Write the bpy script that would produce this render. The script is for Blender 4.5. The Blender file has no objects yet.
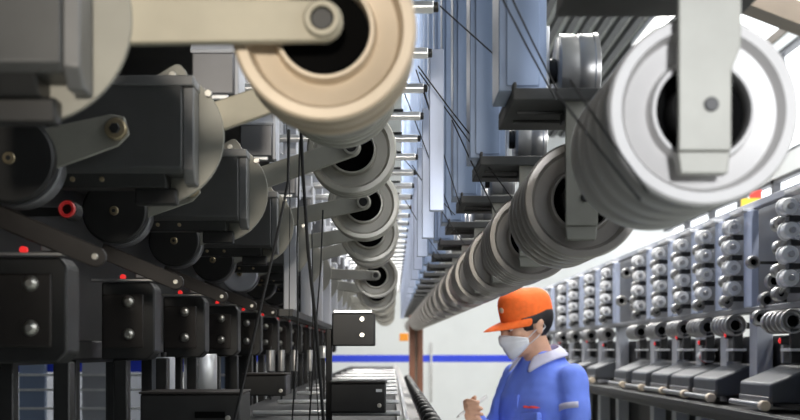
import bpy, bmesh, math, random
from mathutils import Vector, Matrix, Euler
random.seed(7)
C = bpy.context.scene.collection
PI = math.pi
F, VX, VY, EYE = 1300.0, 392.0, 350.0, 1.48

def pt(px, py, z):
    return Vector(((px - VX) / F * z, z, EYE + (VY - py) / F * z))

# ------------------------------------------------------------------ materials
def mat(name, col, rough=0.5, metal=0.0, var=0.08, scale=18.0, emit=None, estr=1.0, coat=0.0, bump=0.0, stretch=None):
    m = bpy.data.materials.new(name); m.use_nodes = True
    nt = m.node_tree; b = nt.nodes['Principled BSDF']
    b.inputs['Roughness'].default_value = rough
    b.inputs['Metallic'].default_value = metal
    b.inputs['Coat Weight'].default_value = coat
    if max(col) < .005: b.inputs['Specular IOR Level'].default_value = 0.05
    tc = nt.nodes.new('ShaderNodeTexCoord')
    nz = nt.nodes.new('ShaderNodeTexNoise'); nz.inputs['Scale'].default_value = scale; nz.inputs['Detail'].default_value = 5
    if stretch:
        mp = nt.nodes.new('ShaderNodeMapping'); mp.inputs['Scale'].default_value = stretch
        nt.links.new(tc.outputs['Object'], mp.inputs['Vector']); nt.links.new(mp.outputs['Vector'], nz.inputs['Vector'])
    else:
        nt.links.new(tc.outputs['Object'], nz.inputs['Vector'])
    r = nt.nodes.new('ShaderNodeValToRGB')
    r.color_ramp.elements[0].position = 0.3; r.color_ramp.elements[1].position = 0.7
    lo = [max(0, c * (1 - var)) for c in col]; hi = [min(1, c * (1 + var)) for c in col]
    r.color_ramp.elements[0].color = (*lo, 1); r.color_ramp.elements[1].color = (*hi, 1)
    nt.links.new(nz.outputs['Fac'], r.inputs['Fac']); nt.links.new(r.outputs['Color'], b.inputs['Base Color'])
    if bump:
        bp = nt.nodes.new('ShaderNodeBump'); bp.inputs['Strength'].default_value = bump; bp.inputs['Distance'].default_value = 0.01
        nt.links.new(nz.outputs['Fac'], bp.inputs['Height']); nt.links.new(bp.outputs['Normal'], b.inputs['Normal'])
    if emit:
        b.inputs['Emission Color'].default_value = (*emit, 1); b.inputs['Emission Strength'].default_value = estr
    return m

M = {
 'cream':   mat('cream_ceramic', (.62, .51, .38), .38, .1, .05),
 'cream_shaded':   mat('shaded_cream_ceramic', (.40, .38, .33), .38, .25, .06),  # pulleys behind the front one: same ceramic, shade put into the colour
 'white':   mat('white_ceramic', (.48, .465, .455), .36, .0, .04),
 'grey':    mat('shaded_white_ceramic', (.35, .325, .30), .32, .35, .06),  # hanging rollers behind the front one: their shade is painted into this tone
 'black':   mat('black_hub', (.004, .004, .004), .9),
 'arm':     mat('tan_grey_paint', (.43, .39, .30), .5, .1, .10, 14),
 'armgrey': mat('drab_grey_paint', (.30, .29, .25), .5, .1, .12, 14),
 'bracket': mat('hanger_paint', (.27, .265, .235), .45, .15, .06, 25),
 'housing': mat('dark_housing', (.075, .075, .074), .42, .1, .15, 10),
 'ledge':   mat('housing_edge', (.17, .17, .17), .4, .3, .1),
 'plate':   mat('backing_plate', (.30, .29, .25), .45, .2, .08, 12),
 'dark':    mat('black_paint', (.021, .0205, .020), .45, .1, .2),
 'brownd':  mat('dark_brown_paint', (.030, .024, .021), .5, .1, .2),
 'chrome':  mat('bright_steel', (.78, .78, .78), .28, .6, .05),
 'steel':   mat('dull_steel', (.45, .44, .43), .35, .8, .1),
 'bolt':    mat('bolt_steel', (.55, .53, .48), .3, .85, .15, 60),
 'brass':   mat('oily_brass_nut', (.36, .29, .18), .35, .6, .25, 60),
 'blue':    mat('blue_grey_paint', (.27, .345, .50), .45, .1, .06, 6),
 'palebl':  mat('pale_blue_paint', (.52, .58, .74), .45, .1, .06, 6),
 'postgrey':mat('light_grey_paint', (.50, .51, .55), .45, .1, .05, 6),
 'shelf':   mat('shelf_plate', (.07, .07, .07), .8, .0, .2, 9),
 'cover':   mat('grey_cover', (.20, .20, .21), .35, .4, .1, 9),
 'trayp':   mat('tray_plate', (.065, .07, .08), .45, .0, .15, 9),
 'creamp':  mat('cream_plastic', (.72, .60, .45), .5),
 'red':     mat('red_lamp', (.6, .02, .02), .3, 0, .02, 5, (1, .03, .03), .7),
 'reddim':  mat('dim_red_ring', (.35, .02, .02), .4, 0, .02, 5, (1, .05, .05), .12),
 'yarn':    mat('black_yarn', (.012, .012, .013), .8),
 'wall':    mat('white_wall', (.80, .81, .80), .7, 0, .03, 2),
 'wallgr':  mat('grey_wall', (.22, .23, .26), .8, 0, .06, 2),
 'stripe':  mat('blue_stripe', (.02, .06, .75), .5),
 'floor':   mat('floor_paint', (.30, .32, .30), .35, 0, .1, 1.5),
 'ceil':    mat('ceiling_sheet', (.62, .63, .62), .7, 0, .03, 3),
 'purlin':  mat('dark_purlin', (.06, .06, .06), .6),
 'girder':  mat('brown_girder', (.16, .13, .10), .6, 0, .15, 3),
 'wframe':  mat('window_frame', (.10, .10, .11), .5),
 'brown':   mat('brown_wood', (.20, .085, .05), .5, 0, .25, 5, stretch=(8, 8, .6)),
 'orange':  mat('orange_sign', (.9, .33, .03), .5),
 'redsign': mat('red_sign', (.8, .06, .04), .5),
 'yellow':  mat('yellow_sign', (.95, .62, .05), .5),
 'labelw':  mat('white_label', (.8, .8, .8), .5),
 'tube':    mat('lamp_tube', (.9, .9, .9), .4, 0, 0, 5, (1, .98, .94), 6.0),
 'cap':     mat('orange_cloth', (.90, .15, .018), .8, 0, .08, 60, bump=.15),
 'jacket':  mat('blue_cloth', (.15, .24, .78), .85, 0, .10, 12, bump=.2),
 'collar':  mat('grey_cloth', (.46, .46, .58), .85, 0, .06, 40),
 'shirt':   mat('white_shirt', (.75, .74, .74), .85),
 'mask':    mat('mask_cloth', (.72, .73, .76), .8, 0, .04, 30),
 'skin':    mat('skin', (.58, .33, .22), .55, 0, .06, 20),
 'hair':    mat('black_hair', (.012, .010, .010), .5, 0, .3, 80),
 'trouser': mat('navy_cloth', (.03, .04, .10), .85),
 'shoe':    mat('shoe_rubber', (.02, .02, .02), .6),
 'eyew':    mat('eye_white', (.7, .7, .7), .3),
 'paper':   mat('paper', (.85, .85, .83), .8),
}

# ------------------------------------------------------------------ mesh builder
class MB:
    def __init__(s): s.bm = bmesh.new()
    def box(s, x0, x1, y0, y1, z0, z1):
        v = [s.bm.verts.new(p) for p in ((x0,y0,z0),(x1,y0,z0),(x1,y1,z0),(x0,y1,z0),(x0,y0,z1),(x1,y0,z1),(x1,y1,z1),(x0,y1,z1))]
        for f in ((3,2,1,0),(4,5,6,7),(0,1,5,4),(1,2,6,5),(2,3,7,6),(3,0,4,7)): s.bm.faces.new([v[i] for i in f])
        return s
    def prism(s, poly, d0, d1, axis='y'):
        # poly: list of 2D points; axis y -> (x,z) extruded along y; axis x -> (y,z) along x
        def P(a, b, d): return (a, d, b) if axis == 'y' else ((d, a, b) if axis == 'x' else (a, b, d))
        A = [s.bm.verts.new(P(a, b, d0)) for a, b in poly]; B = [s.bm.verts.new(P(a, b, d1)) for a, b in poly]
        n = len(poly)
        s.bm.faces.new(A); s.bm.faces.new(B[::-1])
        for i in range(n): s.bm.faces.new((A[i], B[i], B[(i+1) % n], A[(i+1) % n]))
        return s
    def lathe(s, prof, c=(0,0,0), axis='y', n=64):
        # prof: list of (r, d) closed loop or open, revolve round axis
        rings = []
        for r, d in prof:
            if r < 1e-6:
                rings.append([s.bm.verts.new(s._ax(0, 0, d, c, axis))])
            else:
                rings.append([s.bm.verts.new(s._ax(r*math.cos(2*PI*i/n), r*math.sin(2*PI*i/n), d, c, axis)) for i in range(n)])
        for a, b in zip(rings[:-1], rings[1:]):
            for i in range(n):
                j = (i+1) % n
                if len(a) == 1 and len(b) == 1: continue
                if len(a) == 1: s.bm.faces.new((a[0], b[i], b[j]))
                elif len(b) == 1: s.bm.faces.new((a[j], a[i], b[0]))
                else: s.bm.faces.new((a[j], a[i], b[i], b[j]))
        return s
    def _ax(s, a, b, d, c, axis):
        p = (a, d, b) if axis == 'y' else ((d, a, b) if axis == 'x' else (a, b, d))
        return (p[0]+c[0], p[1]+c[1], p[2]+c[2])
    def cyl(s, c, r, d0, d1, axis='y', n=32, bev=None):
        bev = min(r*.15, abs(d1-d0)*.2) if bev is None else bev
        sg = 1 if d1 > d0 else -1
        return s.lathe([(0,d0),(r-bev,d0),(r,d0+sg*bev),(r,d1-sg*bev),(r-bev,d1),(0,d1)], c, axis, n)
    def tube(s, pts, r, n=8):
        pts = [Vector(p) for p in pts]; rings = []
        for i, p in enumerate(pts):
            t = (pts[min(i+1, len(pts)-1)] - pts[max(i-1, 0)]).normalized()
            u = t.cross(Vector((0.31, .2, .93))).normalized(); w = t.cross(u)
            rr = r[i] if isinstance(r, (list, tuple)) else r
            rings.append([s.bm.verts.new(p + (u*math.cos(2*PI*k/n) + w*math.sin(2*PI*k/n))*rr) for k in range(n)])
        for a, b in zip(rings[:-1], rings[1:]):
            for i in range(n): s.bm.faces.new((a[i], a[(i+1)%n], b[(i+1)%n], b[i]))
        s.bm.faces.new(rings[0][::-1]); s.bm.faces.new(rings[-1])
        return s
    def ball(s, c, r, sc=(1,1,1), seg=20):
        m = Matrix.Translation(c) @ Matrix.Diagonal((r*sc[0], r*sc[1], r*sc[2], 1))
        bmesh.ops.create_uvsphere(s.bm, u_segments=seg, v_segments=seg//2+2, radius=1, matrix=m)
        return s
    def build(s, name, m, parent=None, bevel=0.0, ang=35):
        bmesh.ops.recalc_face_normals(s.bm, faces=s.bm.faces)
        me = bpy.data.meshes.new(name); s.bm.to_mesh(me); s.bm.free()
        return link(name, me, m, parent, bevel, ang)

def link(name, me, m, parent=None, bevel=0.0, ang=35):
    me.materials.append(M[m])
    me.polygons.foreach_set('use_smooth', [True]*len(me.polygons))
    me.set_sharp_from_angle(angle=math.radians(ang))
    o = bpy.data.objects.new(name, me); C.objects.link(o)
    if parent: o.parent = parent
    if bevel:
        b = o.modifiers.new('bevel', 'BEVEL'); b.width = bevel; b.segments = 2; b.limit_method = 'ANGLE'; b.harden_normals = False
    return o

def tag(o, label, cat, group=None, kind=None):
    o['label'] = label; o['category'] = cat
    if group: o['group'] = group
    if kind: o['kind'] = kind
    return o
def thing(name, label, cat, loc=(0,0,0), group=None):
    o = bpy.data.objects.new(name, None); o.empty_display_size = .05; C.objects.link(o); o.location = loc
    return tag(o, label, cat, group)
def dup(root, loc, label, swap=None):
    r = root.copy(); C.objects.link(r); r.location = loc; r['label'] = label
    for ch in list(root.children):
        c = ch.copy(); C.objects.link(c); c.parent = r
        for g in list(ch.children):
            d = g.copy(); C.objects.link(d); d.parent = c
    return r
def paint(o, m):
    # own material for one copy (object-level slot, mesh stays shared)
    o.material_slots[0].link = 'OBJECT'; o.material_slots[0].material = M[m]
def struct(o): o['kind'] = 'structure'; return o
ORD = ('first second third fourth fifth sixth seventh eighth ninth tenth eleventh twelfth thirteenth fourteenth fifteenth sixteenth '
       'seventeenth eighteenth nineteenth twentieth twenty-first twenty-second twenty-third twenty-fourth twenty-fifth twenty-sixth').split()

# ------------------------------------------------------------------ the hall
XL, XR, YB, YF, ZC = -4.5, 5.0, -4.0, 24.0, 5.5
struct(MB().box(XL-.2, XR+.2, YB-.2, YF+.2, -.1, 0).build('floor', 'floor'))
struct(MB().box(XL-.2, 3.85, YB-.2, YF+.2, ZC, ZC+.1).build('ceiling', 'ceil'))
mb = MB(); y = -3.5
while y < YF:
    mb.box(3.85, XR+.1, y-.06, y+.06, ZC, ZC+.12); y += 4.2
mb.box(XR-.02, XR+.1, YB, YF, ZC, ZC+.12)
struct(mb.build('window_3', 'girder'))
mb = MB()
x = 1.2
while x < 3.75:
    mb.box(x, x+.085, 8, YF, ZC-.09, ZC-.002); x += .19
struct(mb.build('trim_1', 'purlin'))
struct(MB().box(XL-.2, XR+.2, YF, YF+.2, 0, ZC).build('wall_far', 'wall'))
struct(MB().box(XL-.2, XL, YB, YF, 0, ZC).build('wall_left', 'wallgr'))
struct(MB().box(XL-.2, XR+.2, YB-.2, YB, 0, ZC).build('wall_back', 'wallgr'))
# right wall: low wall, window band, beam, clerestory
mb = MB(); mb.box(XR, XR+.2, YB, YF, 0, 2.3); mb.box(XR, XR+.2, YB, YF, 3.72, 3.98); mb.box(XR, XR+.2, YB, YF, 5.35, ZC)
struct(mb.build('wall_right', 'wall'))
for i, (z0, z1, sp) in enumerate(((2.3, 3.72, 1.72), (3.98, 5.35, 3.4))):
    mb = MB(); y = 3.4
    while y < YF:
        mb.box(XR+.02, XR+.12, y-.06, y+.06, z0, z1); y += sp
    mb.box(XR+.02, XR+.12, YB, YF, z0, z0+.05); mb.box(XR+.02, XR+.12, YB, YF, z1-.05, z1)
    struct(mb.build('window_%d' % (i+1), 'wframe'))
# painted stripe on the far wall, thin conduit
zs = YF - .012
mb = MB(); a = pt(300, 362, YF); b = pt(600, 355, YF)
mb.box(XL, XR, YF-.006, YF+.01, a.z, b.z); struct(mb.build('trim_2', 'stripe'))
mb = MB(); a = pt(430.2, 402, YF); b = pt(432.2, 343, YF)
mb.box(a.x, b.x, YF-.03, YF+.005, a.z, b.z)
tag(mb.build('door_pull', 'steel'), 'thin grey vertical pull bar on the far white wall across the blue stripe', 'handle')
# brown post with two boards
t = thing('wooden_post', 'brown wooden double post standing in front of the far white wall', 'post', (pt(416, 350, 15).x, 15, 0))
w = 7/F*15
MB().box(-w, -w*.16, -.05, .05, 0, 1.88).build('board', 'brown', t, .008)
MB().box(w*.16, w, -.05, .05, 0, 1.88).build('board', 'brown', t, .008)
MB().box(-w*.2, w*.2, -.03, .03, 0, 1.86).build('joint_strip', 'girder', t)
# orange glimpse beside the post
p = pt(404, 337, 16)
t = thing('hanging_sign', 'small orange sign board hanging beside the brown wooden post', 'sign', (p.x, 16, p.z))
MB().box(-.055, .055, -.012, .012, -.05, .045).build('board', 'orange', t, .004)
MB().box(-.002, .002, -.002, .002, .045, 1.2).build('hanger_rod', 'steel', t)
# roof girder at the upper right
t = thing('roof_girder', 'dark brown sloping roof girder below the bright upper windows', 'girder', (0, 0, 0))
a = pt(715, -18, 9.5); b = pt(860, 38, 9.5)
mb = MB(); dz = .085
mb.prism([(a.x, a.z-dz), (b.x, b.z-dz), (b.x, b.z+dz), (a.x, a.z+dz)], 9.45, 9.6)
mb.build('girder_web', 'girder', t)
mb = MB(); mb.prism([(a.x, a.z-dz-.02), (b.x, b.z-dz-.02), (b.x, b.z-dz), (a.x, a.z-dz)], 9.40, 9.65)
mb.build('girder_flange', 'girder', t)
# orange and red notice in the window band
p = pt(751, 199, 17.2)
t = thing('window_notice', 'orange and red notice stuck up in the window band above the right rack', 'sign', (p.x, 17.2, p.z))
MB().box(-.13, .13, -.01, .01, -.13, .01).build('lower_panel', 'yellow', t)
MB().box(-.02, .14, -.012, .012, .01, .12).build('upper_panel', 'redsign', t)
MB().box(-.006, .006, -.006, .006, .1, ZC-p.z).build('hanger_rod', 'steel', t)

# unseen tube lamps, added under the ceiling to light the hall
lampn = 0
def added_ceiling_lamp(x, y, power, length=2.4, z=ZC-.5, warm=(1, .97, .92), label=None):
    global lampn
    t = thing('added_ceiling_lamp', label or '%s added twin tube lamp hung below the ceiling over the aisle' % ORD[lampn], 'lamp', (x, y, z), 'added ceiling tube lamps')
    lampn += 1
    MB().box(-.11, .11, -length/2, length/2, .03, .09).build('lamp_body', 'labelw', t, .01)
    for s in (-1, 1): MB().cyl((s*.05, 0, 0), .018, -length/2+.05, length/2-.05, 'y', 12).build('tube', 'tube', t)
    for s in (-1, 1): MB().box(-.006, .006, s*length*.4-.006, s*length*.4+.006, .09, ZC-z).build('hanger_rod', 'steel', t)
    l = bpy.data.lights.new('lamp_light', 'AREA'); l.shape = 'RECTANGLE'; l.size = .25; l.size_y = length; l.energy = power; l.color = warm
    lo = bpy.data.objects.new('lamp_light', l); C.objects.link(lo); lo.location = (x, y, z-.04)
    return t
added_ceiling_lamp(1.0, 6.5, 140); added_ceiling_lamp(1.0, 11, 150); added_ceiling_lamp(1.0, 15.5, 150); added_ceiling_lamp(1.0, 20.5, 60)
added_ceiling_lamp(2.9, 9, 100); added_ceiling_lamp(2.9, 14, 100); added_ceiling_lamp(2.6, 4, 110)
added_ceiling_lamp(-1.9, 15, 40); added_ceiling_lamp(-.35, 8, 90); added_ceiling_lamp(-.35, 12, 130); added_ceiling_lamp(-.35, 17, 130)

def spot(loc, target, half, power, col):  # unseen lamps added behind the camera to light the front rollers
    l = bpy.data.lights.new('added_spot_light', 'SPOT'); l.spot_size = math.radians(half*2); l.spot_blend = .6; l.shadow_soft_size = .16; l.energy = power; l.color = col
    lo = bpy.data.objects.new('added_spot_light', l); C.objects.link(lo); lo.location = loc
    lo.rotation_euler = (Vector(target) - Vector(loc)).to_track_quat('-Z', 'Y').to_euler()
spot((.47, -2.6, EYE+.46), (.43, 1.35, EYE+.33), 5.0, 860, (.95, .97, 1))
spot((-.12, -2.6, EYE+.42), (-.20, 1.30, EYE+.45), 5.6, 480, (1, .92, .80))

# ------------------------------------------------------------------ grooved pulleys
def stack_profile(R, n, sp, d0=0.0):
    """outside of a stack of n rounded flanges, spacing sp, front at d0"""
    pr = []
    for i in range(n):
        d = d0 + i*sp; w = sp*.36 if i else sp*.30
        gr = R*.72
        if i: pr += [(gr, d-sp*.34), (gr, d-sp*.02)]
        rr = R if i == 0 else R*.985
        pr += [(rr*.965, d+.000), (rr*.99, d+w*.12), (rr, d+w*.35), (rr, d+w*.6), (rr*.985, d+w*.85), (rr*.93, d+w)]
    return pr
def roller_meshes(R, n, sp, m):
    face = [(R*.49, .030), (R*.49, .004), (R*.50, .000), (R*.535, .000), (R*.55, .004), (R*.55, .016), (R*.575, .020),
            (R*.80, .017), (R*.825, .012), (R*.84, .004), (R*.86, .000), (R*.955, .000)]
    prof = face + stack_profile(R, n, sp) + [(R*.8, n*sp), (R*.3, n*sp)]
    return prof

def roller_part(parent, R, n, sp, m, c=(0,0,0)):
    MB().lathe(roller_meshes(R, n, sp, m), c, 'y', 80).build('roller', m, parent, ang=40)
    L = n*sp
    MB().lathe([(0, .026), (R*.18, .026), (R*.485, .030), (R*.492, .030), (R*.492, L+.004), (0, L+.004)], c, 'y', 48).build('hub', 'black', parent)

# right hanging row --------------------------------------------------------------
RX, RZ = .325, 1.73
RR = .100
def hanging_roller(k, y, m):
    t = thing('hanging_roller', '', 'roller', (RX, y, RZ), 'hanging rollers in the row')
    roller_part(t, RR, 5, .070, m)
    # flat hanger bar in front, bent under at its lower end
    mb = MB()
    mb.prism([(-.033, -.047), (.021, -.047), (.021, .034), (.031, .060), (.031, .181), (-.033, .181)], -.030, -.022)
    mb.prism([(-.033, -.047), (.021, -.047), (.018, -.070), (-.030, -.070)], -.026, -.004)
    mb.build('hanger', 'bracket', t, .0015)
    MB().box(-.026, .026, -.022, .10, .140, .181).build('hanger_block', 'dark', t, .003)
    MB().cyl((0, 0, 0), .0075, -.034, -.0285, 'y', 20).build('bolt', 'dark', t)
    MB().cyl((-.006, 0, 0), .030, -.021, .030, 'y', 28).build('axle', 'dark', t)
    return t
def DX(y): return -.0025*(y-1.354)
def DZ(y): return .0055*(y-1.354)
rY = [1.354, 2.20] + [2.20 + .775*i for i in range(1, 22)]
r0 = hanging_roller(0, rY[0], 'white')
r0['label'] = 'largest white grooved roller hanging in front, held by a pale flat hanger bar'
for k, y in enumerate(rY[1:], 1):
    r = dup(r0, (RX + DX(y), y, RZ + DZ(y)), '%s grooved roller toned grey for shade, hanging behind the big white one in the receding row' % ORD[k-1])
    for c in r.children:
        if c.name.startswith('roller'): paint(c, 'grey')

# support columns with shelf plates ----------------------------------------------
PZ = EYE + .420
def support_column():
    t = thing('support_column', '', 'column', (0, 0, 0), 'blue grey columns above the hanging rollers')
    c = MB(); c.box(.1815, .262, .03, .17, .012, 3.55)
    c.box(.194, .250, .026, .03, .02, 3.54)
    c.build('column_post', 'blue', t, .004)
    p = MB(); p.box(.203, .430, 0, .30, -.008, .012); p.box(.203, .209, 0, .30, .012, .022)
    p.box(.22, .40, .10, .115, -.013, -.008); p.box(.22, .40, .19, .205, -.013, -.008)
    p.build('shelf_plate', 'shelf', t, .002)
    return t
s0 = support_column(); s0['label'] = 'blue grey column and dark shelf plate above the big white roller'
s0.location = (0, rY[0]-.045, PZ)
for k, y in enumerate(rY[1:], 1):
    dup(s0, (DX(y), y-.045, PZ + DZ(y)*.6), 'tall blue grey column on the shelf plate of the %s grey hanging roller' % ORD[k-1])
# long overhead beam that carries the columns
struct(MB().box(.17, .29, 1.2, rY[-1]+.6, PZ+3.46, ZC).build('trim_3', 'blue'))

# steel guide drums standing above each shelf plate ---------------------------------
def drum():
    t = thing('guide_drum', '', 'drum', (0, 0, 0), 'steel guide drums on the shelf plates')
    R = .066
    MB().lathe([(0, -.036), (R*.9, -.036), (R, -.032), (R, -.004), (R*.985, -.002), (R*.985, .002), (R, .004), (R, .026), (R*1.03, .028), (R*1.03, .036), (R*.9, .038), (0, .038)], (0,0,0), 'x', 48).build('drum_shell', 'steel', t)
    MB().cyl((0,0,0), .022, -.052, -.034, 'x', 20).build('bearing', 'dark', t)
    MB().box(-.058, -.050, -.03, .03, -.0675, .075).build('side_bracket', 'chrome', t, .002)
    MB().cyl((0,0,0), .012, .036, .046, 'x', 16).build('bolt', 'bolt', t)
    return t
d0 = drum(); d0['label'] = 'steel guide drum on the shelf plate over the big white roller'
d0.location = (.336, rY[0]+.145, PZ+.0795)
for k, y in enumerate(rY[1:], 1):
    dup(d0, (.333+DX(y), y+.145, PZ+.0795+DZ(y)*.6), 'steel guide drum on the shelf plate over the %s grey hanging roller' % ORD[k-1])

# ------------------------------------------------------------------ left machine
PX, PH = -.371, .336                # arm pivot
uY = [1.354 + .725*k for k in range(17)]
angs = [0, 19, 19, 12, 9.5, 15, -2, -9, 4, 8, -3, 2, 6, -2, 0, 3, 0]
LA = .300
def dancer(k, y, ang, m, am):
    a = math.radians(ang)
    t = thing('dancer_pulley', '', 'pulley', (PX, y, EYE+PH), 'pulleys on the swing arms')
    cx, cz = LA*math.cos(a), LA*math.sin(a)
    L = MB().lathe(roller_meshes(.097, 3, .045, m), (0,0,0), 'y', 80); o = L.build('roller', m, t, ang=40); o.location = (cx, .004, cz)
    h = MB().lathe([(0, .026), (.018, .026), (.047, .030), (.0477, .030), (.0477, .14), (0, .14)], (0,0,0), 'y', 48).build('hub', 'black', t); h.location = (cx, .004, cz)
    A = MB(); n = 12
    poly = [(-.03, -.025)] + [(LA + .021*math.sin(i*PI/n), -.021*math.cos(i*PI/n)) for i in range(n+1)] + [(-.03, .025)]
    A.prism(poly, -.030, -.014)
    o = A.build('swing_arm', am, t, .002); o.rotation_euler = (0, -a, 0)
    B = MB(); B.lathe([(.0115, -.036), (.0125, -.041), (.017, -.041), (.019, -.038), (.019, -.028)], (cx, 0, cz), 'y', 32); B.build('bearing_ring', am, t)
    MB().cyl((cx, 0, cz), .0118, -.0365, .03, 'y', 24).build('axle', 'dark', t)
    return t
for k, y in enumerate(uY):
    m, am = ('cream', 'arm') if k == 0 else ('cream_shaded', 'armgrey')
    if k == 1: am = 'arm'
    t = dancer(k, y, angs[k], m, am)
    t['label'] = 'big cream grooved pulley on a level tan swing arm' if k == 0 else \
        '%s pulley toned grey for shade on a swing arm behind the big cream pulley' % ORD[k-1]

def arc(cx, cz, r, a0, a1, n):
    return [(cx + r*math.cos(math.radians(a0+(a1-a0)*i/n)), cz + r*math.sin(math.radians(a0+(a1-a0)*i/n))) for i in range(n+1)]
def housing():
    t = thing('motor_housing', '', 'housing', (0, 0, EYE), 'dark motor housings of the left machine')
    X0, X1 = -.515, -.302
    # front cover, chamfered below
    MB().prism([(-.100, .405), (-.100, .278), (-.090, .270), (-.034, .270), (-.034, .405)], X0, X1-.018, 'x').build('cover', 'housing', t, .002)
    sk = MB().prism([(-.090, .272), (-.078, .250), (-.034, .250), (-.034, .272)], X0, X1-.045, 'x').build('lower_skirt', 'dark', t, .002)  # skirt is a darker part; its black also stands in for underside shade
    for q in (-.49, -.445): MB().cyl((q, 0, .262), .004, -.0875, -.078, 'y', 12).build('bolt', 'brass', sk)
    MB().prism([(-.104, .418), (-.104, .402), (-.034, .402), (-.034, .418)], X0, X1, 'x').build('top_ledge', 'ledge', t, .002)
    MB().prism([(-.092, .402), (-.092, .275), (-.074, .256), (-.040, .256), (-.040, .402)], X1-.018, X1-.001, 'x').build('end_plate', 'ledge', t, .002)
    # big rounded backing plate
    poly = arc(-.371, .336, .107, -78, 62, 20) + [(-.325, .440), (-.333, .449), (-.341, .450), (-.352, .444), (-.425, .400)] + [(-.47, .40), (-.47, .262), (-.40, .262), (-.395, .243)]
    MB().prism(poly, -.034, -.026).build('backing_plate', 'plate', t, .0015)
    MB().cyl((-.345, 0, .432), .0055, -.042, -.033, 'y', 16).build('bolt', 'bolt', t)
    MB().cyl((-.288, 0, .402), .006, -.046, -.033, 'y', 16).build('bolt', 'bolt', t)
    MB().box(-.40, -.335, -.060, -.036, .226, .252).build('connector', 'dark', t, .003)
    return t
h0 = housing(); h0['label'] = 'biggest grey motor housing, in front at the end of the left machine'; h0.location = (0, uY[0], EYE)
for k, y in enumerate(uY[1:], 1):
    dup(h0, (0, y, EYE), '%s dark motor housing down the left machine behind the biggest grey one' % ORD[k-1])

# upper covers
def upper():
    t = thing('upper_cover', '', 'cover', (0, 0, 0), 'upper boxes of the left machine')
    MB().prism([(-.05, .447), (.05, .447), (.05, .560), (-.01, .560), (-.05, .520)], -.350, -.276, 'x').build('box_body', 'cover', t, .003)
    MB().prism([(-.054, .524), (-.012, .566), (-.006, .566), (-.052, .518)], -.352, -.272, 'x').build('sloping_lid', 'postgrey', t, .001)
    MB().box(-.276, -.268, -.045, .05, .440, .56).build('end_plate', 'postgrey', t, .002)
    MB().box(-.33, -.285, -.058, -.05, .436, .445).build('handle', 'chrome', t, .002)
    MB().cyl((-.310, 0, .545), .004, -.035, -.02, 'y', 12).build('bolt', 'bolt', t)
    return t
u0 = upper(); u0['label'] = 'upper grey box with sloping lid behind the tan arm of the big cream pulley'; u0.location = (0, 2.32, EYE)
for k in range(1, 14):
    dup(u0, (0, 2.32+.725*k, EYE), '%s upper grey box with sloping lid behind the one at the tan arm' % ORD[k-1])

# guide discs with levers
def guide_disc():
    t = thing('guide_disc', '', 'disc', (-.565, 0, EYE+.283), 'round black guide discs of the left machine')
    MB().lathe([(0, -.030), (.062, -.030), (.066, -.027), (.066, -.012), (.062, -.008), (0, -.008)], (0,0,0), 'y', 56).build('disc', 'dark', t)
    MB().lathe([(.050, .004), (.066, .004), (.069, .008), (.069, .040), (.050, .044)], (0,0,0), 'y', 56).build('rear_rim', 'cover', t)
    b = MB().cyl((0, 0, 0), .0095, -.036, -.029, 'y', 24).build('bolt', 'brass', t)
    MB().cyl((0, 0, 0), .004, -.0375, -.0355, 'y', 6).build('bolt_socket', 'dark', b)
    MB().prism([(.01, -.03), (.155, .022), (.172, .040), (.165, .066), (.145, .070), (.02, .044)], -.006, .003).build('lever', 'armgrey', t, .002)
    n = MB().cyl((.154, 0, .046), .0165, -.020, -.004, 'y', 24).build('nut', 'brass', t)
    MB().cyl((.154, 0, .046), .0085, -.025, -.018, 'y', 6).build('nut_core', 'dark', n)
    return t
def low_lever():
    t = thing('slanting_lever', '', 'lever', (0, 0, EYE), 'slanting brown levers of the left machine')
    a = Vector((-.60, .205)); b = Vector((-.445, .140)); d = (b-a).normalized(); nn = Vector((-d.y, d.x))
    poly = [a - nn*.016, b - nn*.016] + [b + (d*math.cos(q) + nn*math.sin(q))*.016 for q in [math.radians(-60+30*i) for i in range(5)]] + [b + nn*.016, a + nn*.016]
    MB().prism([tuple(p) for p in poly], -.03, -.018).build('lever_bar', 'brownd', t, .002)
    MB().cyl((b.x, 0, b.y), .005, -.035, -.028, 'y', 14).build('bolt', 'bolt', t)
    return t
def clamp_block():
    t = thing('clamp_block', '', 'block', (0, 0, EYE), 'black clamp blocks with two bolts')
    mb = MB(); mb.prism([(-.60, -.020), (-.505, -.020), (-.490, -.004), (-.490, .126), (-.500, .140), (-.60, .140)], -.06, .02)
    mb.build('block_body', 'dark', t, .004)
    MB().box(-.598, -.512, -.066, -.058, .004, .115).build('face_plate', 'brownd', t, .003)
    MB().box(-.62, -.455, -.064, -.050, .142, .147).build('top_strip', 'steel', t, .001)
    for z in (.100, .033):
        MB().lathe([(0, -.078), (.005, -.078), (.010, -.074), (.0125, -.066), (0, -.064)], (-.543, 0, z), 'y', 20).build('bolt', 'bolt', t)
    l = MB().cyl((-.556, 0, .151), .0055, -.062, -.050, 'y', 14).build('indicator_lamp', 'red', t)
    MB().box(-.53, -.50, -.058, -.04, .148, .165).build('sensor', 'cover', t, .002)
    return t
g0 = guide_disc(); l0 = low_lever(); c0 = clamp_block()
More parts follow.
